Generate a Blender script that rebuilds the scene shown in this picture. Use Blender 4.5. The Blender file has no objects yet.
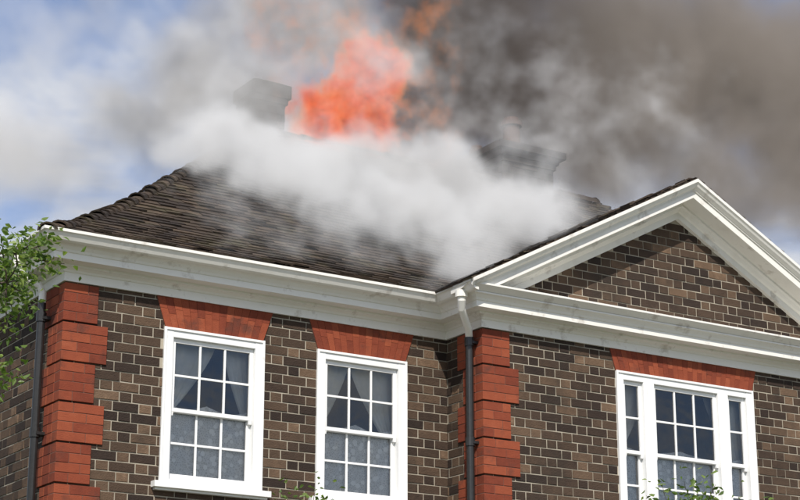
import bpy, bmesh, math, random
from mathutils import Vector, Matrix, noise as mnoise
random.seed(7)
SC=bpy.context.scene
COL=SC.collection

# ------------------------------------------------------------------ helpers
def empty(name,loc=(0,0,0)):
    o=bpy.data.objects.new(name,None); COL.objects.link(o); o.location=loc; return o
class MB:
    def __init__(s): s.v=[];s.f=[];s.m=[];s.r=[]
    def add(s,vs,fs,m=0,r=None):
        b=len(s.v); s.v+= [tuple(v) for v in vs]
        r=random.random() if r is None else r
        for f in fs: s.f.append([b+i for i in f]); s.m.append(m); s.r.append(r)
    def box(s,x0,x1,y0,y1,z0,z1,m=0,r=None):
        s.add([(x0,y0,z0),(x1,y0,z0),(x1,y1,z0),(x0,y1,z0),(x0,y0,z1),(x1,y0,z1),(x1,y1,z1),(x0,y1,z1)],
              [(0,3,2,1),(4,5,6,7),(0,1,5,4),(1,2,6,5),(2,3,7,6),(3,0,4,7)],m,r)
    def tube(s,pts,rad,n=10,m=0,r=None,cap=True):
        rings=[];prev=None
        for i,p in enumerate(pts):
            p=Vector(p); a=Vector(pts[max(i-1,0)]); b=Vector(pts[min(i+1,len(pts)-1)])
            d=(b-a).normalized()
            if prev is None:
                t=Vector((0,0,1)) if abs(d.z)<.9 else Vector((1,0,0)); u=d.cross(t).normalized()
            else: u=(prev-d*prev.dot(d)).normalized()
            prev=u; w=d.cross(u); rr=rad[i] if isinstance(rad,(list,tuple)) else rad
            rings.append([p+(u*math.cos(2*math.pi*k/n)+w*math.sin(2*math.pi*k/n))*rr for k in range(n)])
        vs=[q for R in rings for q in R]; fs=[]
        for i in range(len(pts)-1):
            for k in range(n):
                fs.append((i*n+k,i*n+(k+1)%n,(i+1)*n+(k+1)%n,(i+1)*n+k))
        if cap: fs.append(tuple(range(n))[::-1]); fs.append(tuple((len(pts)-1)*n+k for k in range(n)))
        s.add(vs,fs,m,r)
    def obj(s,name,mats,parent=None,smooth=False,bevel=0):
        me=bpy.data.meshes.new(name); me.from_pydata(s.v,[],s.f); me.update()
        for m in mats: me.materials.append(m)
        me.polygons.foreach_set("material_index",s.m)
        at=me.attributes.new("rnd",'FLOAT','FACE'); at.data.foreach_set("value",s.r)
        if smooth: me.polygons.foreach_set("use_smooth",[True]*len(s.f))
        o=bpy.data.objects.new(name,me); COL.objects.link(o)
        if parent: o.parent=parent
        if bevel:
            b=o.modifiers.new("b",'BEVEL'); b.width=bevel; b.segments=2; b.limit_method='ANGLE'
        return o

def mat(name):
    m=bpy.data.materials.new(name); m.use_nodes=True; nt=m.node_tree; nt.nodes.clear()
    out=nt.nodes.new("ShaderNodeOutputMaterial"); return m,nt,out
def N(nt,t,**kw):
    n=nt.nodes.new("ShaderNode"+t)
    for k,v in kw.items(): setattr(n,k,v)
    return n
def ramp(nt,fac,stops):
    r=N(nt,"ValToRGB"); e=r.color_ramp.elements
    while len(e)<len(stops): e.new(.5)
    for i,(p,c) in enumerate(stops): e[i].position=p; e[i].color=(*c,1)
    nt.links.new(fac,r.inputs[0]); return r.outputs[0]
def mixc(nt,fac,a,b,mode='MIX'):
    m=N(nt,"Mix",data_type='RGBA',blend_type=mode)
    for s,v in ((m.inputs[0],fac),(m.inputs[6],a),(m.inputs[7],b)):
        if hasattr(v,"links"): nt.links.new(v,s)
        else: s.default_value=v if isinstance(v,(int,float)) else (*v,1)
    return m.outputs[2]
def math_(nt,op,a,b=None,c=None,clamp=False):
    m=N(nt,"Math",operation=op,use_clamp=clamp)
    for i,v in enumerate((a,b,c)):
        if v is None: continue
        if hasattr(v,"links"): nt.links.new(v,m.inputs[i])
        else: m.inputs[i].default_value=v
    return m.outputs[0]
def vmath(nt,op,*a):
    m=N(nt,"VectorMath",operation=op)
    for i,v in enumerate(a):
        if hasattr(v,"links"): nt.links.new(v,m.inputs[i])
        else: m.inputs[i].default_value=v
    return m.outputs["Value"] if op=='LENGTH' else m.outputs[0]
def coords(nt): return N(nt,"NewGeometry").outputs["Position"]
def noise(nt,scale,detail=4,rough=.55,vec=None,dist=0,out=0):
    n=N(nt,"TexNoise"); n.inputs["Scale"].default_value=scale; n.inputs["Detail"].default_value=detail
    n.inputs["Roughness"].default_value=rough; n.inputs["Distortion"].default_value=dist
    nt.links.new(vec if vec else coords(nt),n.inputs["Vector"]); return n.outputs[out]
def surf(name,stops,rnd=0.7,nscale=20,rough=.85,bump=.2,bscale=60,bdist=.01,stain=None,spec=.3):
    m,nt,out=mat(name)
    a=N(nt,"Attribute",attribute_name="rnd")
    nz=noise(nt,nscale,3)
    v=math_(nt,'ADD',math_(nt,'MULTIPLY',a.outputs["Fac"],rnd),math_(nt,'MULTIPLY',nz,1-rnd))
    c=ramp(nt,v,stops)
    if stain:
        sc,th,col,amt=stain
        s=math_(nt,'MULTIPLY',math_(nt,'MULTIPLY',math_(nt,'SUBTRACT',noise(nt,sc,5,.65),th,clamp=True),8,clamp=True),amt,clamp=True)
        c=mixc(nt,s,c,col)
    p=N(nt,"BsdfPrincipled"); p.inputs["Roughness"].default_value=rough
    p.inputs["Specular IOR Level"].default_value=spec
    nt.links.new(c,p.inputs["Base Color"])
    if bump:
        b=N(nt,"Bump"); b.inputs["Strength"].default_value=bump; b.inputs["Distance"].default_value=bdist
        nt.links.new(noise(nt,bscale,2,.6),b.inputs["Height"]); nt.links.new(b.outputs[0],p.inputs["Normal"])
    nt.links.new(p.outputs[0],out.inputs[0]); return m

M_brick=surf("dark_brick",[(0,(.018,.012,.010)),(.3,(.038,.024,.017)),(.6,(.076,.048,.031)),(.85,(.135,.085,.053)),(1,(.25,.165,.105))],rnd=.72,nscale=14,bump=.8,bscale=90,bdist=.009,stain=(1.2,.55,(.028,.022,.017),.55))
M_mortar=surf("mortar",[(0,(.28,.245,.19)),(1,(.46,.41,.33))],rnd=0,nscale=8,bump=.4,bscale=200,bdist=.003,stain=(1.5,.5,(.14,.12,.09),.65))
M_red=surf("red_brick",[(0,(.10,.022,.012)),(.35,(.19,.040,.019)),(.75,(.27,.064,.028)),(1,(.34,.10,.05))],rnd=.6,nscale=16,bump=.5,bscale=90,bdist=.008,stain=(3,.54,(.085,.035,.025),.75))
M_redm=surf("red_mortar",[(0,(.13,.06,.042)),(1,(.22,.12,.09))],rnd=0,nscale=10,bump=.2)
M_paint=surf("white_paint",[(0,(.62,.59,.53)),(.4,(.77,.75,.70)),(1,(.81,.79,.75))],rnd=.1,nscale=5,rough=.42,bump=.15,bscale=30,bdist=.005,stain=(5,.575,(.38,.33,.27),.6),spec=.4)
M_wpaint=surf("window_paint",[(0,(.76,.76,.75)),(1,(.83,.83,.82))],rnd=.2,nscale=6,rough=.35,bump=.05,bscale=40,bdist=.003,stain=(9,.64,(.48,.45,.4),.4),spec=.45)
M_tile=surf("roof_tile",[(0,(.013,.0095,.008)),(.35,(.029,.020,.015)),(.7,(.055,.038,.026)),(1,(.12,.083,.055))],rnd=.58,nscale=6,bump=.7,bscale=50,bdist=.011,stain=(2.6,.53,(.072,.062,.034),.65))
M_under=surf("roof_felt",[(0,(.012,.01,.009)),(1,(.03,.025,.02))],rnd=0,bump=0)
M_pipe=surf("black_pipe",[(0,(.010,.010,.010)),(1,(.026,.026,.026))],rnd=0,rough=.4,bump=.1,spec=.5)
M_dark=surf("room_dark",[(0,(.10,.09,.08)),(1,(.16,.145,.13))],rnd=0,bump=0)
M_pot=surf("terracotta",[(0,(.06,.036,.028)),(1,(.13,.08,.06))],rnd=0,bump=.3)
M_soot=surf("sooty_brick",[(0,(.015,.013,.012)),(.5,(.035,.03,.026)),(1,(.07,.058,.05))],rnd=.7,bump=.4)
M_bark=surf("bark",[(0,(.04,.032,.024)),(1,(.13,.10,.075))],rnd=0,nscale=25,bump=.6,bscale=40)
M_grass=surf("grass",[(0,(.05,.055,.025)),(.5,(.075,.085,.035)),(1,(.12,.12,.06))],rnd=0,nscale=1.5,bump=.6,bscale=40,bdist=.03)
M_path=surf("paving",[(0,(.2,.19,.17)),(1,(.34,.32,.29))],rnd=.5,nscale=8,bump=.2)
def leafmat(name,a,b,c):
    m,nt,out=mat(name); at=N(nt,"Attribute",attribute_name="rnd")
    col=ramp(nt,at.outputs["Fac"],[(0,a),(.55,b),(1,c)])
    p=N(nt,"BsdfPrincipled"); p.inputs["Roughness"].default_value=.5; nt.links.new(col,p.inputs["Base Color"])
    t=N(nt,"BsdfTranslucent"); nt.links.new(mixc(nt,1,col,(1.5,1.6,.6),'MULTIPLY'),t.inputs[0])
    x=N(nt,"MixShader"); x.inputs[0].default_value=.4; nt.links.new(p.outputs[0],x.inputs[1]); nt.links.new(t.outputs[0],x.inputs[2])
    nt.links.new(x.outputs[0],out.inputs[0]); return m
M_leaf=leafmat("leaf",(.05,.095,.016),(.11,.18,.036),(.22,.29,.08))
def glassmat():
    m,nt,out=mat("window_glass")
    tr=N(nt,"BsdfTransparent"); tr.inputs[0].default_value=(.95,.96,.95,1)
    gl=N(nt,"BsdfGlossy"); gl.inputs["Roughness"].default_value=.02; gl.inputs[0].default_value=(.95,.95,.95,1)
    b=N(nt,"Bump"); b.inputs["Strength"].default_value=.15; b.inputs["Distance"].default_value=.02
    nt.links.new(noise(nt,3,2),b.inputs["Height"]); nt.links.new(b.outputs[0],gl.inputs["Normal"])
    fr=N(nt,"Fresnel"); fr.inputs[0].default_value=1.55
    f=math_(nt,'MULTIPLY_ADD',fr.outputs[0],1.4,.02,clamp=True)
    x=N(nt,"MixShader"); nt.links.new(f,x.inputs[0]); nt.links.new(tr.outputs[0],x.inputs[1]); nt.links.new(gl.outputs[0],x.inputs[2])
    nt.links.new(x.outputs[0],out.inputs[0]); return m
M_glass=glassmat()
def lacemat():
    m,nt,out=mat("lace_curtain")
    P=coords(nt)
    mp=N(nt,"Mapping"); mp.inputs["Scale"].default_value=(1,0.01,1); nt.links.new(P,mp.inputs[0])
    vo=N(nt,"TexVoronoi"); vo.inputs["Scale"].default_value=15; nt.links.new(mp.outputs[0],vo.inputs["Vector"])
    vo2=N(nt,"TexVoronoi",feature='DISTANCE_TO_EDGE'); vo2.inputs["Scale"].default_value=50; nt.links.new(mp.outputs[0],vo2.inputs["Vector"])
    flower=math_(nt,'LESS_THAN',vo.outputs["Distance"],.36)
    net=math_(nt,'LESS_THAN',vo2.outputs["Distance"],.14)
    a=math_(nt,'ADD',math_(nt,'MULTIPLY',flower,.35),math_(nt,'MULTIPLY_ADD',net,.2,.62),clamp=True)
    d=N(nt,"BsdfDiffuse"); d.inputs[0].default_value=(.86,.86,.88,1)
    t=N(nt,"BsdfTransparent"); x=N(nt,"MixShader")
    nt.links.new(a,x.inputs[0]); nt.links.new(t.outputs[0],x.inputs[1]); nt.links.new(d.outputs[0],x.inputs[2])
    nt.links.new(x.outputs[0],out.inputs[0]); return m
M_lace=lacemat()
M_drape=surf("drape",[(0,(.56,.55,.52)),(1,(.7,.68,.65))],rnd=0,bump=0)

# ------------------------------------------------------------------ dimensions
X1=3.96; XW=8.88; XE=12.84; YW=-.61; DEP=7.8; XA=(X1+XW)/2
ZF=5.98
ROW=.0875
house=empty("brick_house")

# ------------------------------------------------------------------ brick walls (Flemish bond, every brick is geometry)
def sub(iv,holes):
    out=[iv]
    for a,b in holes:
        n=[]
        for (s,e) in out:
            if b<=s or a>=e: n.append((s,e)); continue
            if a>s: n.append((s,a))
            if b<e: n.append((b,e))
        out=n
    return out
def bricks(mb,P,u0,u1,z0,z1,holes=(),clip=None,mi=0,row=ROW,L=.25,H=.12,j=.010,ph=0):
    k0=int(math.floor(z0/row)); k=k0
    while k*row<z1:
        za=max(k*row,z0); zb=min((k+1)*row,z1)-j
        if zb-za>.015:
            u=u0-1+ (0.185 if k%2 else 0)+ph; u-= ((u-u0)//.37+1)*.37
            u+=random.uniform(-.008,.008)
            t=0
            while u<u1:
                w=L if t%2==0 else H; a=max(u,u0); b=min(u+w-j,u1); u+=w; t+=1
                if b-a<.02: continue
                hh=[(h[0],h[1]) for h in holes if za<h[3]-.005 and zb>h[2]+.005]
                if clip:
                    lo,hi=clip(zb); a=max(a,lo); b=min(b,hi)
                    if b-a<.02: continue
                for (s,e) in sub((a,b),hh):
                    if e-s<.02: continue
                    d=.006+random.uniform(-.003,.003); g=.0025; q=lambda:random.uniform(-.0025,.0025)
                    r=min(1,max(0,random.gauss(.42,.29)+(.08 if w==H else 0)))
                    o=[P(s,0,za),P(e,0,za),P(e,0,zb),P(s,0,zb),P(s+g+q(),d,za+g+q()),P(e-g+q(),d+random.uniform(-.001,.001),za+g+q()),P(e-g+q(),d,zb-g+q()),P(s+g+q(),d,zb-g+q())]
                    mb.add(o,[(4,5,6,7),(0,1,5,4),(1,2,6,5),(2,3,7,6),(3,0,4,7)],mi,r)
        k+=1
front=lambda y:(lambda u,d,z:(u,y-d,z))
WIN=[(.94,1.94,4.32,5.70),(2.50,3.48,4.32,5.70)]
W3=(5.55,7.35,4.25,5.76)
lower=[(.94,1.94,1.2,2.9),(2.50,3.48,1.2,2.9)]
def wallsheet(mb,P,u0,u1,z0,z1,holes,m):
    us=sorted({u0,u1,*[h[0] for h in holes],*[h[1] for h in holes]}); zs=sorted({z0,z1,*[h[2] for h in holes],*[h[3] for h in holes]})
    for a,b in zip(us,us[1:]):
        for c,d in zip(zs,zs[1:]):
            if any(h[0]<=a and b<=h[1] and h[2]<=c and d<=h[3] for h in holes): continue
            mb.add([P(a,0,c),P(b,0,c),P(b,0,d),P(a,0,d)],[(0,1,2,3)],m)
mb=MB()
ZT=6.2
holesM=WIN+lower
bricks(mb,front(0),0,X1,0,ZF+.05,holesM); wallsheet(mb,front(0),0,X1,0,ZT,holesM,1)
holesW=[W3,(5.55,7.35,1.0,2.9)]
bricks(mb,front(YW),X1,XW,0,ZF+.05,holesW); wallsheet(mb,front(YW),X1,XW,0,ZT,holesW,1)
mir=[(XE-(h[1]),XE-h[0],h[2],h[3]) for h in holesM]
bricks(mb,front(0),XW,XE,0,ZF+.05,mir); wallsheet(mb,front(0),XW,XE,0,ZT,mir,1)
left=lambda u,d,z:(-d,u,z); wl=lambda u,d,z:(X1-d,u,z)
sidewin=[(3.4,4.4,4.32,5.70)]
bricks(mb,left,0,DEP,0,ZF+.05,sidewin,ph=.1); wallsheet(mb,left,0,DEP,0,ZT,sidewin,1)
bricks(mb,wl,YW,0,0,ZF+.05,ph=.05); wallsheet(mb,wl,YW,0,0,ZT,[],1)
wallsheet(mb,lambda u,d,z:(XW+d,u,z),YW,0,0,ZT,[],1)
bricks(mb,lambda u,d,z:(XW+d,u,z),YW,0,0,ZF+.05)
wallsheet(mb,lambda u,d,z:(XE+d,u,z),0,DEP,0,ZT,[],1); bricks(mb,lambda u,d,z:(XE+d,u,z),0,DEP,0,ZF+.05)
wallsheet(mb,lambda u,d,z:(u,DEP+d,z),0,XE,0,ZT,[],1); bricks(mb,lambda u,d,z:(u,DEP+d,z),0,XE,0,ZF+.05)
RS=.528; XR0=3.60; ZR0=6.33
zline=lambda x: ZR0+RS*(min(x,2*XA-x)-XR0)
def tclip(z):
    x=XR0+(z+.30-ZR0)/RS; return x,2*XA-x
bricks(mb,front(YW),X1,XW,6.36,7.6,clip=tclip)
mb.add([(X1,YW,6.2),(XW,YW,6.2),(XW,YW,zline(XW)-.1),(XA,YW,zline(XA)-.1),(X1,YW,zline(X1)-.1)],[(0,1,2,3,4)],1)
mb.obj("walls",[M_brick,M_mortar],house)

# ------------------------------------------------------------------ quoins
def quoins(name,cx,cy,sx,sy):
    mb=MB(); k=0; z=ZF-.01
    while z>0.2:
        w=.40 if k%2 else .30; dd=.30 if k%2 else .40
        z0=z-.338; p=.022
        xs=sorted((cx-sx*p,cx+sx*w)); ys=sorted((cy-sy*p,cy+sy*dd))
        mb.box(xs[0]+.004,xs[1]-.004,ys[0]+.004,ys[1]-.004,z0+.004,z-.004,1)
        for c in range(4):
            za=z0+c*.0845+.003; zb=za+.079
            cuts=[0,w*.62,w] if (c+k)%2 else [0,w*.34,w]
            if w<.35: cuts=[0,w*.7,w] if (c+k)%2 else [0,w*.38,w]
            for a,b in zip(cuts,cuts[1:]):
                xa,xb=sorted((cx-sx*p+sx*(a*(w+p)/w),cx-sx*p+sx*(b*(w+p)/w)))
                e=random.uniform(0,.002)
                y0,y1=sorted((cy-sy*(p+e),cy+sy*.1))
                mb.box(xa+.0025,xb-.0025,y0,y1,za,zb,0)
            cuts=[.1,dd*.65,dd]
            for a,b in zip(cuts,cuts[1:]):
                y0,y1=sorted((cy+sy*a,cy+sy*b)); x0,x1=sorted((cx-sx*(p+random.uniform(0,.002)),cx+sx*.1))
                mb.box(x0,x1,y0+.0025,y1-.0025,za,zb,0)
        z-=.35; k+=1
    mb.obj(name,[M_red,M_redm],house,bevel=.003)
quoins("quoins_corner",0,0,1,1)
quoins("quoins_wing",X1,YW,1,1)
quoins("quoins_wing_far",XW,YW,-1,1)
quoins("quoins_far",XE,0,-1,1)

# ------------------------------------------------------------------ flat gauged arches
def lintel(x0,x1,z0,z1,y,splay=.10):
    mb=MB(); n=int((x1-x0)/.062)
    for i in range(n):
        a=i/n; b=(i+1)/n
        g=.0012
        def X(t,z):
            k=(z-z0)/(z1-z0); return (x0+(x1-x0)*t)+ (t-.5)*2*splay*k
        zc=[z0,z0+(z1-z0)*(.45 if i%2 else .6),z1]
        for (za,zb) in zip(zc,zc[1:]):
            za+=g; zb-=g
            d=.016+random.uniform(0,.0025)
            vs=[(X(a,za)+g,y-d,za),(X(b,za)-g,y-d,za),(X(b,zb)-g,y-d,zb),(X(a,zb)+g,y-d,zb)]
            vs+= [(v[0],y+.02,v[2]) for v in vs]
            mb.add(vs,[(0,1,2,3),(0,4,5,1),(1,5,6,2),(2,6,7,3),(3,7,4,0)],0)
    vs=[(x0,y-.011,z0),(x1,y-.011,z0),(x1+splay,y-.011,z1),(x0-splay,y-.011,z1)]
    vs+=[(v[0],y+.02,v[2]) for v in vs]
    mb.add(vs,[(0,1,2,3),(0,4,5,1),(1,5,6,2),(2,6,7,3),(3,7,4,0)],1)
    mb.obj("lintel",[M_red,M_redm],house)
for w in WIN+lower: lintel(w[0]+.01,w[1]-.01,w[3],ZF+.01 if w[3]>4 else w[3]+.3,0)
lintel(W3[0],W3[1],W3[3],ZF+.01,YW,.07); lintel(5.55,7.35,2.9,3.2,YW,.08)

# ------------------------------------------------------------------ windows
def sash(mb,mg,x0,x1,z0,z1,y,cols,rows,st=.038,bot=.05,top=.04,bar=.02):
    d=.032
    mb.box(x0,x0+st,y,y+d,z0,z1); mb.box(x1-st,x1,y,y+d,z0,z1)
    mb.box(x0+st,x1-st,y+.001,y+d,z0,z0+bot); mb.box(x0+st,x1-st,y+.001,y+d,z1-top,z1)
    gx0,gx1,gz0,gz1=x0+st,x1-st,z0+bot,z1-top
    for i in range(1,cols):
        c=gx0+(gx1-gx0)*i/cols; mb.box(c-bar/2,c+bar/2,y+.005,y+d-.003,gz0,gz1)
    for i in range(1,rows):
        c=gz0+(gz1-gz0)*i/rows; mb.box(gx0,gx1,y+.007,y+d-.005,c-bar/2,c+bar/2)
    for i in range(cols):
        for k in range(rows):
            a=gx0+(gx1-gx0)*i/cols; b=gx0+(gx1-gx0)*(i+1)/cols; c=gz0+(gz1-gz0)*k/rows; e=gz0+(gz1-gz0)*(k+1)/rows
            t=[random.uniform(-.0015,.0015) for _ in range(3)]
            mg.add([(a,y+.018+t[0],c),(b,y+.018+t[1],c),(b,y+.018+t[2],e),(a,y+.018+t[0]+t[2]-t[1],e)],[(0,1,2,3)])
def pair(mb,mg,x0,x1,z0,z1,y,cols):
    zm=(z0+z1)/2-.01
    sash(mb,mg,x0,x1,zm-.02,z1,y,cols,2,bot=.036)
    sash(mb,mg,x0,x1,z0,zm+.016,y+.035,cols,2,bot=.06,top=.036)
    for x in (x0,x1-.038):
        mb.add([(x,y,zm-.02),(x+.038,y,zm-.02),(x+.034,y+.004,zm-.055),(x+.004,y+.004,zm-.055),(x,y+.03,zm-.02),(x+.038,y+.03,zm-.02),(x+.034,y+.03,zm-.055),(x+.004,y+.03,zm-.055)],[(0,3,2,1),(0,4,7,3),(1,2,6,5),(3,7,6,2)])
def curtain(mb,x0,x1,ztop,zbot,y,m,amp=.018,fr=26,scallop=0,nu=60):
    vs=[];fs=[];nz=8
    for i in range(nu+1):
        u=i/nu; x=x0+(x1-x0)*u
        zb=zbot; zt=ztop- scallop*math.sin(math.pi*((u*2)%1))
        for k in range(nz+1):
            t=k/nz; vs.append((x,y+amp*math.sin(fr*x+1.3*math.sin(5*x))*(.5+.5*t),zt+(zb-zt)*t))
    for i in range(nu):
        for k in range(nz):
            a=i*(nz+1)+k; fs.append((a,a+nz+1,a+nz+2,a+1))
    mb.add(vs,fs,m)
def drape(mb,x0,x1,z1,zt,y,side,m):
    vs=[];fs=[];nu=18;nz=14;zb=zt-.45
    for k in range(nz+1):
        z=z1+(zb-z1)*k/nz
        t=min(1,(z1-z)/(z1-zt)); w=(x1-x0)*(1-.8*t**1.3) if z>=zt else (x1-x0)*(.2+.12*min(1,(zt-z)/.3))
        for i in range(nu+1):
            u=i/nu; x=x0+w*u if side<0 else x1-w*u
            vs.append((x,y+.015*math.sin(u*26)*(.4+.6*t),z))
    for k in range(nz):
        for i in range(nu):
            a=k*(nu+1)+i; fs.append((a,a+1,a+nu+2,a+nu+1))
    mb.add(vs,fs,m)
def room(mb,x0,x1,y0,z0,z1,d=1.6):
    a,b,c,e=x0-.3,x1+.3,z0-.5,z1+.15; y1=y0+d; y0=y0+.005
    vs=[(a,y0,c),(b,y0,c),(b,y0,e),(a,y0,e),(a,y1,c),(b,y1,c),(b,y1,e),(a,y1,e)]
    mb.add(vs,[(4,5,6,7),(0,4,7,3),(1,2,6,5),(0,1,5,4),(3,7,6,2)],0,.5)
def window(name,x0,x1,z0,z1,yw,tri=False,dw=.5,dr=.5):
    e=empty(name); e.parent=house
    mb=MB(); mg=MB(); fw=.09
    y=yw-.022; yb=yw+.10
    mb.box(x0,x0+fw,y,yb,z0,z1); mb.box(x1-fw,x1,y,yb,z0,z1)
    mb.box(x0+fw,x1-fw,y+.002,yb,z1-fw+.01,z1); mb.box(x0+fw,x1-fw,y+.002,yb,z0,z0+.03)
    b=.02
    mb.box(x0-.004,x0+b,y-.012,y,z0,z1+.004); mb.box(x1-b,x1+.004,y-.012,y,z0,z1+.004); mb.box(x0+b,x1-b,y-.011,y+.002,z1-b,z1+.003)
    mb.box(x0-.07,x1+.07,yw-.085,yb,z0-.055,z0-.001); mb.box(x0-.05,x1+.05,yw-.05,yw,z0-.075,z0-.055)
    ys=yw+.012
    if not tri: pair(mb,mg,x0+fw+.001,x1-fw-.001,z0+.031,z1-fw+.009,ys,3)
    else:
        s=.25; mu=.14
        a=x0+fw; pair(mb,mg,a+.001,a+s,z0+.031,z1-fw+.009,ys,1)
        b2=x1-fw; pair(mb,mg,b2-s,b2-.001,z0+.031,z1-fw+.009,ys,1)
        mb.box(a+s+.001,a+s+mu,y+.001,yb,z0+.03,z1-fw+.01); mb.box(b2-s-mu,b2-s-.001,y+.001,yb,z0+.03,z1-fw+.01)
        for q in (a+s+mu*.5,b2-s-mu*.5): mb.box(q-.03,q+.03,y-.012,y+.001,z0+.03,z1-fw+.01)
        pair(mb,mg,a+s+mu+.001,b2-s-mu-.001,z0+.031,z1-fw+.009,ys,3)
    mb.obj("frame",[M_wpaint],e,bevel=.0025)
    mg.obj("glass",[M_glass],e)
    mc=MB(); zm=(z0+z1)/2
    curtain(mc,x0+.06,x1-.06,zm+.05,z0+.03,yw+.105,0,scallop=.05,amp=.01)
    w=(x1-x0)
    drape(mc,x0+.05,x0+w*dw,z1-.05,zm-.05,yw+.15,-1,1); drape(mc,x1-w*dr,x1-.05,z1-.05,zm-.05,yw+.15,1,1)
    mc.obj("curtains",[M_lace,M_drape],e,smooth=True)
    mr=MB(); room(mr,x0,x1,yw,z0,z1); mr.obj("room",[M_dark],e)
for i,w in enumerate(WIN+lower): window("sash_window_part",w[0],w[1],w[2],w[3],0,dw=.6 if i!=1 else .45,dr=.34 if i!=1 else .55)
for h in mir: window("sash_window_part",h[0],h[1],h[2],h[3],0)
window("tripartite_window_part",*W3,YW,True,.3,.3); window("tripartite_window_part",5.55,7.35,1.0,2.9,YW,True,.3,.3)
ms=MB(); mg=MB()
pair(ms,mg,3.4+.09,4.4-.09,4.35,5.62,0.012,3)
for a,b,c,d in ((3.4,3.49,4.32,5.7),(4.31,4.4,4.32,5.7)): ms.box(a,b,-.02,.1,c,d)
ms.box(3.49,4.31,-.018,.1,5.62,5.7); ms.box(3.33,4.47,-.085,.1,4.265,4.319)
for m_,nm,mt in ((ms,"side_window_frame",M_wpaint),(mg,"side_window_glass",M_glass)):
    m_.v=[(v[1],7.8-v[0],v[2]) for v in m_.v]; m_.obj(nm,[mt],house)

# ------------------------------------------------------------------ cornice
def sweep(mb,path,prof,m=0,caps=True,mit=None):
    k=len(prof)
    rings=[[(p[0]+o*mm[0],p[1]+o*mm[1],z) for o,z in prof] for p,mm in zip(path,mit)]
    vs=[q for r in rings for q in r]; fs=[]
    for i in range(len(path)-1):
        for j in range(k-1): fs.append((i*k+j,(i+1)*k+j,(i+1)*k+j+1,i*k+j+1))
    if caps: fs.append(tuple(range(k))[::-1]); fs.append(tuple((len(path)-1)*k+j for j in range(k)))
    mb.add(vs,fs,m)
path=[(0,DEP),(0,0),(X1,0),(X1,YW),(XW,YW),(XW,0),(XE,0),(XE,DEP),(0,DEP)]
mits=[(-1,1),(-1,-1),(-1,-1),(-1,-1),(1,-1),(1,-1),(1,-1),(1,1),(-1,1)]
prof=[(0,ZF),(.03,ZF),(.03,6.055),(.042,6.06),(.05,6.075),(.075,6.09),(.095,6.095),(.095,6.115),(.205,6.12),(.205,6.175),(.215,6.18),(.225,6.20),(.25,6.225),(.27,6.235),(.27,6.25),(0,6.252)]
mb=MB(); sweep(mb,path,prof,mit=mits,caps=False)
mb.obj("cornice",[M_paint],house)
gp=[(.272,6.235),(.30,6.238),(.32,6.25),(.335,6.275),(.35,6.30),(.365,6.31),(.365,6.335),(.35,6.335),(.35,6.315),(.33,6.29),(.30,6.262),(.272,6.262)]
mb=MB()
sweep(mb,[(0,DEP),(0,0),(X1,0),(X1,YW-.34)],gp,mit=[(-1,1),(-1,-1),(-1,-1),(-1,0)])
sweep(mb,[(XW,YW-.34),(XW,0),(XE,0),(XE,DEP)],gp,mit=[(1,0),(1,-1),(1,-1),(1,1)])
mb.obj("gutter",[M_paint],house)
mb=MB()
sweep(mb,[(X1,YW),(XW,YW)],[(.0,6.253),(.272,6.253),(.285,6.265),(.31,6.285),(.33,6.30),(.33,6.318),(.0,6.42)],mit=[(-1,-1),(1,-1)])
mb.obj("pediment_base",[M_paint],house)
rp=[(.0,.0),(.385,.0),(.385,-.035),(.37,-.045),(.355,-.07),(.33,-.09),(.315,-.095),(.315,-.108),(.30,-.11),(.30,-.185),(.29,-.188),(.125,-.20),(.125,-.225),(.10,-.235),(.075,-.262),(.05,-.275),(.05,-.345),(.0,-.345)]
mb=MB()
xs=[XR0+(XA-XR0)*i/60 for i in range(61)]; xs+= [2*XA-x for x in xs[::-1][1:]]
vs=[];fs=[];k=len(rp)
for x in xs:
    for o,h in rp:
        zz=zline(x)+h; lim=6.255 if o<=.27 else (6.305 if o<.34 else 6.2)
        vs.append((x,YW-o-.0007,max(zz,lim)))
for i in range(len(xs)-1):
    for j in range(k-1): fs.append((i*k+j,(i+1)*k+j,(i+1)*k+j+1,i*k+j+1))
fs.append(tuple(range(k))[::-1])
mb.add(vs,fs,0); mb.obj("raking_cornice",[M_paint],house)

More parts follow.
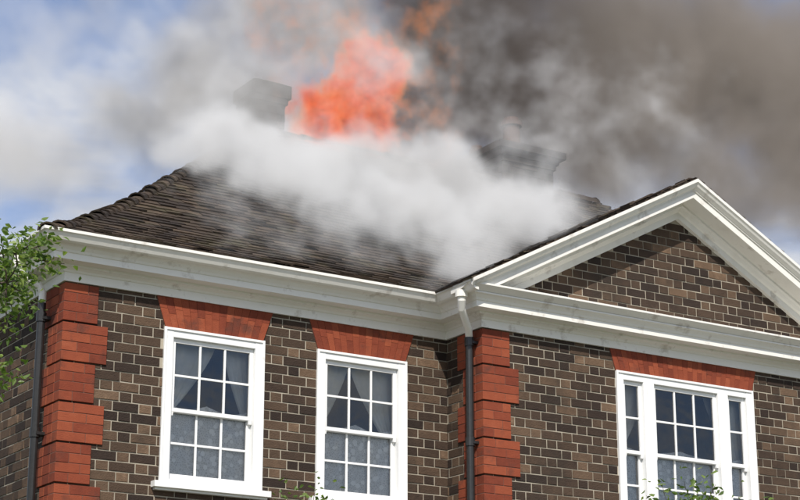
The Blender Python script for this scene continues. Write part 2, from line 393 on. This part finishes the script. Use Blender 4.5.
# ------------------------------------------------------------------ roof
PR=[(-.33,6.325),(0,6.49),(.4,6.74),(.9,7.09),(1.4,7.47),(2.4,8.25),(3.9,9.36)]
def zp(t):
    for (a,za),(b,zb) in zip(PR,PR[1:]):
        if t<=b: return za+(zb-za)*(t-a)/(b-a)
    return PR[-1][1]
def zsm(t): return (zp(t-.15 if t>-.15 else -.33)+zp(t)*2+zp(min(3.9,t+.15)))/4 if -.1<t<3.7 else zp(t)
def tlist(t0,t1,g):
    L=[t0]
    while L[-1]<t1-.001:
        t=L[-1]; sl=(zsm(t+.02)-zsm(t))/.02; L.append(min(t1,t+g/math.sqrt(1+sl*sl)))
    return L
def tiles(mb,pos,lim,ts,zf,w=.165):
    for j in range(len(ts)-1):
        t0,t1=ts[j],ts[j+1]
        tu=t1+ (t1-t0)*.25
        lo0,hi0=lim(t0); lo1,hi1=lim(min(tu,ts[-1]))
        s=lo0- w + (w/2 if j%2 else 0)-((lo0*1.0)%w)
        sl=(zf(t1)-zf(t0))/(t1-t0); nl=math.sqrt(1+sl*sl); nt_,nz_=-sl/nl,1/nl
        while s<hi0:
            a0=max(s+.002,lo0); b0=min(s+w-.002,hi0); a1=max(s+.002,lo1); b1=min(s+w-.002,hi1)
            if b0-a0>.01:
                if b1<a1: b1=a1=(a1+b1)/2
                l=.022+random.uniform(-.005,.007)+(.025*random.random() if random.random()<.05 else 0); l2=l+random.uniform(-.005,.005)
                dt=random.uniform(-.010,.005); ta=t0+dt
                sag=.015*mnoise.noise(Vector((s*.8,t0*.8,3)))
                def Q(ss,t,h):
                    z=zf(t)+sag; return pos(ss,t+nt_*h,z+nz_*h)
                vs=[Q(a0,ta,l),Q(b0,ta,l2),Q(b1,tu,.007),Q(a1,tu,.007),Q(a0,ta,l-.016),Q(b0,ta,l2-.016)]
                mb.add(vs,[(0,1,2,3),(4,5,1,0),(4,0,3),(1,5,2)],0)
            s+=w
ts=tlist(-.34,3.9,.1)
mb=MB()
def base(mb,pos,lim,ts,zf):
    vs=[];fs=[]
    for t in ts:
        a,b=lim(t); vs+=[pos(a,t,zf(t)-.012),pos(b,t,zf(t)-.012)]
    for i in range(len(ts)-1): fs.append((2*i,2*i+1,2*i+3,2*i+2))
    mb.add(vs,fs,1)
limF=lambda t:(t,XE-t); limS=lambda t:(t,DEP-t)
for pos,lim in ((lambda s,t,z:(s,t,z),limF),(lambda s,t,z:(t,s,z),limS),(lambda s,t,z:(XE-t,s,z),limS),(lambda s,t,z:(s,DEP-t,z),limF)):
    tiles(mb,pos,lim,ts,zsm); base(mb,pos,lim,ts,zsm)
zw=lambda t: ZR0-.006+RS*t
g_=.1/math.sqrt(1+RS*RS)
tw=[ -.01+g_*i for i in range(int((XA-XR0+.01)/g_)+1)]+[XA-XR0]
for sgn in (0,1):
    pos=(lambda s,t,z:(XR0+t,s,z)) if not sgn else (lambda s,t,z:(2*XA-XR0-t,s,z))
    lim2=lambda t:(YW-.375,min(2.0,max(.0,t*.95+.25)))
    tiles(mb,pos,lim2,tw,zw); base(mb,pos,lim2,tw,zw)
mb.obj("roof_tiles",[M_tile,M_under],house)
mb=MB()
def bonnet(p,q,w,h,tilt=.02):
    p=Vector(p);q=Vector(q); d=(q-p).normalized(); sd=d.cross(Vector((0,0,1))).normalized(); up=sd.cross(d)
    vs=[]
    n=6
    for e,(c,hh,ww) in enumerate(((p,h+tilt,w*1.08),(q,h,w*.9))):
        for i in range(n+1):
            a=math.pi*i/n; vs.append(c+sd*math.cos(a)*ww+up*(math.sin(a)*hh))
        for i in range(n+1):
            a=math.pi*i/n; vs.append(c+sd*math.cos(a)*(ww-.014)+up*(math.sin(a)*(hh-.014)-.002))
    m=n+1; fs=[]
    for i in range(n): fs+= [(i,i+1,2*m+i+1,2*m+i),(i,m+i,m+i+1,i+1)]
    mb.add(vs,fs,0)
def along(f,t0,t1,step,w,h,tilt=.02,jit=.006):
    t=t0
    while t<t1:
        j=random.uniform(-jit,jit)
        a=Vector(f(t)); b=Vector(f(min(t1,t+step*1.05))); a.z+=j; b.z+=j; bonnet(a,b,w,h,tilt*random.uniform(.6,1.5)); t+=step
for f_ in (lambda t:(t,t,zsm(t)-.02),lambda t:(XE-t,t,zsm(t)-.02),lambda t:(t,DEP-t,zsm(t)-.02),lambda t:(XE-t,DEP-t,zsm(t)-.02)):
    along(f_,-.33,3.9,.085,.085,.045,.022,.01)
along(lambda t:(t,3.9,9.34),3.85,XE-3.85,.3,.12,.09,.012)
along(lambda t:(XA,t,zline(XA)-.02),YW-.30,1.9,.3,.09,.045,.008)
mb.obj("hip_and_ridge_tiles",[M_tile],house)

# ------------------------------------------------------------------ downpipes
mb=MB()
mb.tube([(-.33,.34,6.25),(-.33,.34,6.16),(-.30,.335,6.10),(-.13,.30,5.99),(-.095,.295,5.93),(-.095,.295,5.8)],.034,12,1)
mb.tube([(-.095,.295,5.84),(-.095,.295,0.05)],.036,14,0)
for z in (5.72,4.7,3.2,1.6):
    mb.tube([(-.095,.295,z-.05),(-.095,.295,z+.03)],.045,14,0); mb.box(-.10,0,.245,.345,z-.03,z-.005,0)
xw=X1-.085; yq=YW+.10
mb.tube([(X1-.325,YW-.13,6.26),(X1-.325,YW-.13,6.17),(X1-.30,YW-.09,6.10),(xw-.05,yq-.06,5.96),(xw,yq,5.90),(xw,yq,5.86)],[.045,.04,.036,.036,.036,.036],14,1)
mb.tube([(xw,yq,5.90),(xw,yq,0.05)],.037,14,0)
for z in (5.86,4.9,3.4,1.7):
    mb.tube([(xw,yq,z-.05),(xw,yq,z+.03)],.046,14,0); mb.box(xw,X1,yq-.05,yq+.05,z-.03,z-.005,0)
mb.tube([(X1-.325,YW-.13,6.20),(X1-.325,YW-.13,6.262)],.06,14,1)
mb.obj("downpipes",[M_pipe,M_paint],house,smooth=False)

# ------------------------------------------------------------------ chimneys
def chimney(x0,x1,y0,y1,z0,z1,pots,over=.10):
    mb=MB()
    zt=z1-.26
    for P,a,b in ((front(y0),x0,x1),(lambda u,d,z:(x0-d,u,z),y0,y1),(lambda u,d,z:(x1+d,u,z),y0,y1),(lambda u,d,z:(u,y1+d,z),x0,x1)):
        bricks(mb,P,a,b,z0,zt,mi=0)
    mb.box(x0,x1,y0,y1,z0,zt,1)
    mb.box(x0-.03,x1+.03,y0-.03,y1+.03,zt,zt+.07,0,.4); mb.box(x0-.06,x1+.06,y0-.06,y1+.06,zt+.07,zt+.14,0,.6)
    mb.box(x0-over,x1+over,y0-over,y1+over,zt+.14,z1-.03,2,.3)
    mb.add([(x0-over,y0-over,z1-.03),(x1+over,y0-over,z1-.03),(x1+over,y1+over,z1-.03),(x0-over,y1+over,z1-.03),(x0+.05,y0+.05,z1+.03),(x1-.05,y0+.05,z1+.03),(x1-.05,y1-.05,z1+.03),(x0+.05,y1-.05,z1+.03)],[(0,1,5,4),(1,2,6,5),(2,3,7,6),(3,0,4,7),(4,5,6,7)],2,.3)
    for (px,py,h,r) in pots:
        mb.tube([(px,py,z1),(px,py,z1+.08),(px,py,z1+.1),(px,py,z1+h-.12),(px,py,z1+h-.11),(px,py,z1+h-.05),(px,py,z1+h-.04),(px,py,z1+h)],[r*1.25,r*1.2,r,r*.88,r*1.15,r*1.15,r*.9,r*.85],16,3)
    mb.obj("chimney_stack",[M_soot,M_under,M_soot,M_pot],house)
chimney(3.70,4.10,3.65,4.05,8.6,9.93,[],.06)
chimney(7.32,8.12,3.68,4.75,8.6,9.86,[(7.66,3.95,.46,.12),(7.55,4.6,.25,.09)],.13)

# ------------------------------------------------------------------ vegetation
def leaves(mb,c,n,rad,size,m=1,flat=1):
    for _ in range(n):
        d=Vector((random.gauss(0,1),random.gauss(0,1),random.gauss(0,1)*flat)); d*=rad/2.2
        p=Vector(c)+d
        a=Vector((random.gauss(0,1),random.gauss(0,1),random.gauss(-.3,.6))).normalized(); b=a.cross(Vector((random.gauss(0,1),random.gauss(0,1),random.gauss(0,1)))).normalized()
        s=size*random.uniform(.6,1.25); up=a.cross(b)*s*.12
        mb.add([p,p+a*s*.35+b*s*.26+up,p+a*s,p+a*s*.35-b*s*.26+up,p+a*s*.7+b*s*.17+up*.6,p+a*s*.7-b*s*.17+up*.6],[(0,1,4,2),(0,2,5,3)],m)
def limb(mb,p,d,L,r,depth,leafn,size,spread=.5,up=.15):
    pts=[Vector(p)]; rs=[r]; n=5; dd=Vector(d).normalized()
    for i in range(n):
        dd=(dd+Vector((random.gauss(0,.13),random.gauss(0,.13),random.gauss(up*.3,.10)))).normalized()
        pts.append(pts[-1]+dd*L/n); rs.append(r*(1-.6*(i+1)/n))
    mb.tube(pts,rs,6 if r<.03 else 9,0,cap=True)
    if depth==0:
        for q in pts[2:]: leaves(mb,q,leafn,.16,size)
        return
    for i in range(2,n+1):
        for _ in range(2):
            nd=(dd+Vector((random.gauss(0,spread),random.gauss(0,spread),random.gauss(.1,spread*.8)))).normalized()
            limb(mb,pts[i],nd,L*random.uniform(.45,.65),rs[i]*.6,depth-1,leafn,size,spread,up)
def tree(name,base,h,limbs,trunk_r,leafn,size,depth=2,extra=()):
    mb=MB(); b=Vector(base)
    pts=[b+Vector((.05*math.sin(i*1.3),.04*math.cos(i*2.1),h*i/6)) for i in range(7)]
    mb.tube(pts,[trunk_r*(1.25-.13*i) if i==0 else trunk_r*(1-.11*i) for i in range(7)],12,0)
    for (zf,d,L,r) in limbs:
        q=b+Vector((0,0,zf)); limb(mb,q,d,L,r,depth,leafn,size)
    for (zf,d,L,r) in extra:
        q=b+Vector((0,0,zf)); pts=[q+Vector(d)*L*t+Vector((0,0,.12*math.sin(t*3))) for t in (0,.2,.4,.6,.8,1)]
        mb.tube(pts,[r*(1-.14*i) for i in range(6)],7,0)
        for p_ in pts[3:]:
            for _ in range(6):
                limb(mb,p_,(random.uniform(-.3,.9),random.gauss(0,.5),random.gauss(0,.5)),random.uniform(.25,.42),.007,0,15,size,.4)
    return mb.obj(name,[M_bark,M_leaf])
tree("garden_tree",(-3.2,-2.2,0),4.8,[(3.3,(1,.1,.6),1.1,.05),(3.5,(.9,-.2,.5),1.1,.05),(3.2,(-1,.2,.9),1.7,.05),(3.8,(-.8,-.8,1),1.3,.05),(4.0,(-.4,.8,1),1.1,.05),(4.3,(-.7,0,1),1.0,.05),(3.0,(0,-1,.6),1.5,.05)],.13,9,.06,
  extra=[(4.6,(1,.05,.46),1.95,.03),(4.45,(1,-.1,.40),1.8,.03)])
tree("tall_shrub",(5.30,-2.0,0),4.0,[(3.25,(.2,.1,1),.8,.02),(3.4,(-.25,0,1),.7,.02),(3.3,(.35,-.1,1),.72,.02),(2.6,(-.8,0,.7),1.0,.03),(2.6,(.8,.2,.7),1.0,.03),(1.6,(0,-1,.7),1.0,.03),(1.2,(.3,.9,.6),.9,.03)],.06,7,.065,depth=1)
tree("tall_shrub",(1.65,-1.5,0),3.6,[(3.1,(.1,.1,1),.7,.02),(3.15,(-.3,0,1),.62,.02),(3.1,(.35,-.1,1),.6,.02),(2.4,(-.8,0,.7),.9,.03),(2.4,(.8,.2,.7),.9,.03),(1.6,(0,-1,.7),.9,.03)],.06,6,.055,depth=1)

# ------------------------------------------------------------------ ground
mb=MB(); S=600; n=24
for i in range(n):
    for j in range(n):
        a=-S+2*S*i/n; b=-S+2*S*j/n; mb.add([(a,b,0),(a+2*S/n,b,0),(a+2*S/n,b+2*S/n,0),(a,b+2*S/n,0)],[(0,1,2,3)])
mb.obj("ground",[M_grass])
mb=MB()
for i in range(30):
    for j in range(8): mb.box(-2.2+i*.6+.005,-2.2+(i+1)*.6-.005,-1.5-j*.6-.6+.005,-1.5-j*.6-.005,.004,.03)
mb.obj("garden_path",[M_path])

# ------------------------------------------------------------------ smoke & fire (3-D density grids)
def field(nt,blobs,vec):
    tot=None
    for c,r,w in blobs:
        l=vmath(nt,'LENGTH',vmath(nt,'MULTIPLY',vmath(nt,'SUBTRACT',vec,c),[1/q for q in r]))
        v=math_(nt,'MULTIPLY',math_(nt,'SUBTRACT',1,l,clamp=True),w)
        tot=v if tot is None else math_(nt,'SMOOTH_MAX',tot,v,.15)
    return tot
def smoke(name,blobs,mat,parent,voxel=.1,nscale=.8,amp=1.3,low=.2,soft=.5,warp=(1.0,.35),stretch=(1,1,1),ofs=0,power=1.3):
    ng=bpy.data.node_groups.new(name,'GeometryNodeTree'); ng.interface.new_socket("Geometry",in_out='OUTPUT',socket_type='NodeSocketGeometry')
    out=ng.nodes.new("NodeGroupOutput"); P=ng.nodes.new("GeometryNodeInputPosition").outputs[0]
    P0=vmath(ng,'ADD',P,(ofs,ofs*.7,ofs*.3))
    w1=vmath(ng,'SUBTRACT',noise(ng,nscale*.7,2,.5,P0,0,1),(.5,.5,.5)); w2=vmath(ng,'SUBTRACT',noise(ng,nscale*3,2,.5,P0,0,1),(.5,.5,.5))
    W=vmath(ng,'ADD',vmath(ng,'MULTIPLY',w1,(warp[0],)*3),vmath(ng,'MULTIPLY',w2,(warp[1],)*3))
    Q=vmath(ng,'ADD',P,W)
    Fd=field(ng,blobs,Q)
    nz=noise(ng,nscale,7,.62,vmath(ng,'MULTIPLY',vmath(ng,'ADD',Q,(ofs,ofs*.7,0)),stretch))
    v=math_(ng,'ADD',Fd,math_(ng,'MULTIPLY',math_(ng,'SUBTRACT',nz,.5),amp))
    v=math_(ng,'DIVIDE',math_(ng,'SUBTRACT',v,low),soft,clamp=True); v=math_(ng,'POWER',v,power)
    d=math_(ng,'MULTIPLY',v,math_(ng,'MULTIPLY',Fd,5,clamp=True))
    vc=ng.nodes.new("GeometryNodeVolumeCube"); ng.links.new(d,vc.inputs["Density"])
    lo=[min(c[i]-r[i] for c,r,_ in blobs)-.25 for i in range(3)]; hi=[max(c[i]+r[i] for c,r,_ in blobs)+.25 for i in range(3)]
    vc.inputs["Min"].default_value=lo; vc.inputs["Max"].default_value=hi
    for i,k in enumerate("XYZ"): vc.inputs["Resolution "+k].default_value=int((hi[i]-lo[i])/voxel)
    sm=ng.nodes.new("GeometryNodeSetMaterial"); sm.inputs["Material"].default_value=mat
    ng.links.new(vc.outputs[0],sm.inputs[0]); ng.links.new(sm.outputs[0],out.inputs[0])
    me=bpy.data.meshes.new(name); me.from_pydata([lo,hi],[(0,1)],[]); me.materials.append(mat)
    o=bpy.data.objects.new(name,me); COL.objects.link(o); o.parent=parent
    md=o.modifiers.new("volume",'NODES'); md.node_group=ng
    return o
def vmat(name,stops,dens,em,aniso=-.1,step=5,emc=None,xr=None):
    m,nt,out=mat(name)
    at=N(nt,"Attribute",attribute_name="density")
    c=ramp(nt,at.outputs["Fac"],stops)
    if xr:
        sx=N(nt,"SeparateXYZ"); nt.links.new(coords(nt),sx.inputs[0])
        c=mixc(nt,1,c,ramp(nt,math_(nt,'MULTIPLY',sx.outputs[0],1/18),[(x/18,q) for x,q in xr]),'MULTIPLY')
    pv=N(nt,"VolumePrincipled"); nt.links.new(c,pv.inputs["Color"]); pv.inputs["Density"].default_value=dens; pv.inputs["Anisotropy"].default_value=aniso
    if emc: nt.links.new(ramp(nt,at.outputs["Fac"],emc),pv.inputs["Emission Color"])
    else: nt.links.new(c,pv.inputs["Emission Color"])  # smoke glows in its own colour, standing in for multiply scattered light
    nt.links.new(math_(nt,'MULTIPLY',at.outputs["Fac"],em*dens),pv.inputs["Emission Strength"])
    nt.links.new(pv.outputs[0],out.inputs["Volume"]); m.cycles.volume_step_rate=step; m.cycles.volume_sampling='DISTANCE'; return m
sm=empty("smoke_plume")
back=[((3.2,3.5,9.35),(1.1,.8,.75),1.1),((3.0,4.9,9.6),(1.5,.8,.9),1.15),((4.1,5.2,10.7),(1.6,.9,1.3),1.05),((5.4,5.3,11.8),(2.0,1,1.6),1.1),((1.4,5.4,9.1),(2.2,1,1.1),.75),((5.0,5.3,10.2),(1.3,.8,1.1),.8),
 ((6.7,5.2,10.2),(1.4,.9,1.3),1.3),((7.4,5.3,11.3),(1.8,1.0,1.7),1.45),((8.8,5.4,11.5),(2.0,1.1,1.7),1.35),((7.8,5.4,12.9),(2.2,1.1,1.7),1.4),
 ((10.4,5.6,12.4),(2.8,1.2,2.1),1.35),((10.4,5.8,11.1),(2.4,1.1,1.4),1.1),((12.8,5.8,12.6),(3.2,1.3,2.4),1.3),((15.0,6.0,12.9),(2.8,1.3,2.8),1.25),((13.0,5.8,11.0),(2.7,1.1,1.2),.9)]
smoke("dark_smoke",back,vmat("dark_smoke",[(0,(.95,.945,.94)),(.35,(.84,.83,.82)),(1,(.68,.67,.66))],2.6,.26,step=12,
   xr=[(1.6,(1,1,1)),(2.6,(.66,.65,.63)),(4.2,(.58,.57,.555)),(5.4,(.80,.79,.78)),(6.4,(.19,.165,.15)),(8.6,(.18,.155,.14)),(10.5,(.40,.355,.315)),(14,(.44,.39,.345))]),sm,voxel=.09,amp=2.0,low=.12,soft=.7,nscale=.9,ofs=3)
white=[((2.5,2.1,8.35),(.9,.7,.45),1),((3.0,1.6,8.0),(1.1,.75,.5),1),((3.9,1.9,8.25),(1.4,.9,.65),1.1),((4.0,1.0,7.55),(1.2,.8,.5),.9),((4.35,.4,7.05),(.9,.6,.45),.9),
       ((5.1,1.8,8.2),(1.3,.9,.7),1.1),((6.2,2.3,8.35),(1.2,.9,.5),.85),((3.5,2.9,8.8),(1.1,.8,.5),.9),((5.6,1.3,7.9),(1.0,.7,.45),.8)]
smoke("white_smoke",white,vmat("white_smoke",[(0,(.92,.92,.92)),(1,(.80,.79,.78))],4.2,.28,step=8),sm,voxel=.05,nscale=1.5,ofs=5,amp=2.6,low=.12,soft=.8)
fb=[((4.7,4.0,9.5),(.55,.42,1.0),1.2),((5.2,4.1,9.85),(.6,.45,1.05),1.25),((5.7,4.1,10.45),(.65,.4,.85),1.25),((5.0,4.0,9.0),(.7,.4,.6),1.1),((5.65,4.1,9.7),(.5,.4,.8),1.0)]
fl=empty("roof_fire")
smoke("flames",fb,vmat("flames",[(0,(.04,.02,.015)),(1,(.04,.02,.015))],9.0,.92,step=6,emc=[(0,(1,.40,.14)),(.35,(1,.19,.05)),(.75,(.80,.09,.024)),(1,(.42,.045,.02))]),fl,voxel=.03,nscale=2.8,amp=3.2,low=.25,soft=.7,warp=(.5,.35),stretch=(1,1,.65),power=1.1)

# ------------------------------------------------------------------ light & sky
sd=Vector((-.45,-.78,0)).normalized(); el=math.radians(45)
tosun=sd*math.cos(el)+Vector((0,0,math.sin(el)))
sun=bpy.data.lights.new("sun",'SUN'); sun.energy=4.9; sun.angle=math.radians(.5); sun.color=(1,.95,.87)
so=bpy.data.objects.new("sun",sun); COL.objects.link(so); so.rotation_euler=tosun.to_track_quat('Z','Y').to_euler(); so.location=tosun*40
W=bpy.data.worlds.new("World"); SC.world=W; W.use_nodes=True; nt=W.node_tree; nt.nodes.clear()
out=N(nt,"OutputWorld"); bg=N(nt,"Background"); bg.inputs[1].default_value=.095
sky=N(nt,"TexSky",sky_type='NISHITA',sun_disc=False); sky.sun_elevation=el; sky.sun_rotation=math.atan2(sd.x,sd.y)
tc=N(nt,"TexCoord"); mp=N(nt,"Mapping"); mp.inputs["Scale"].default_value=(1,1,1.6); mp.inputs["Location"].default_value=(.35,.2,.1); nt.links.new(tc.outputs["Generated"],mp.inputs[0])
c1=noise(nt,5.5,5,.58,mp.outputs[0],.3)
cf=N(nt,"MapRange",interpolation_type='SMOOTHSTEP'); nt.links.new(c1,cf.inputs[0]); cf.inputs[1].default_value=.38; cf.inputs[2].default_value=.62
cc=ramp(nt,c1,[(.4,(6.6,6.9,7.5)),(.7,(8.9,9.0,9.2))])
skyb=mixc(nt,1,sky.outputs[0],(1.15,1.25,1.5),'MULTIPLY')
nt.links.new(mixc(nt,cf.outputs[0],skyb,cc),bg.inputs[0]); nt.links.new(bg.outputs[0],out.inputs[0])

# ------------------------------------------------------------------ camera
th=math.radians(16.841); a=math.radians(57.636)
F=Vector((math.cos(a),math.sin(a),0)); R=Vector((math.sin(a),-math.cos(a),0)); D=F*math.cos(th)+Vector((0,0,math.sin(th))); U=R.cross(D)
cam=bpy.data.cameras.new("camera"); cam.lens=83.25; cam.sensor_width=36; cam.clip_end=3000
co=bpy.data.objects.new("camera",cam); COL.objects.link(co)
co.matrix_world=Matrix(((R.x,U.x,-D.x,-5.808),(R.y,U.y,-D.y,-14.562),(R.z,U.z,-D.z,1.6),(0,0,0,1)))
SC.camera=co
SC.view_settings.view_transform='Standard'; SC.view_settings.look='None'; SC.view_settings.exposure=0
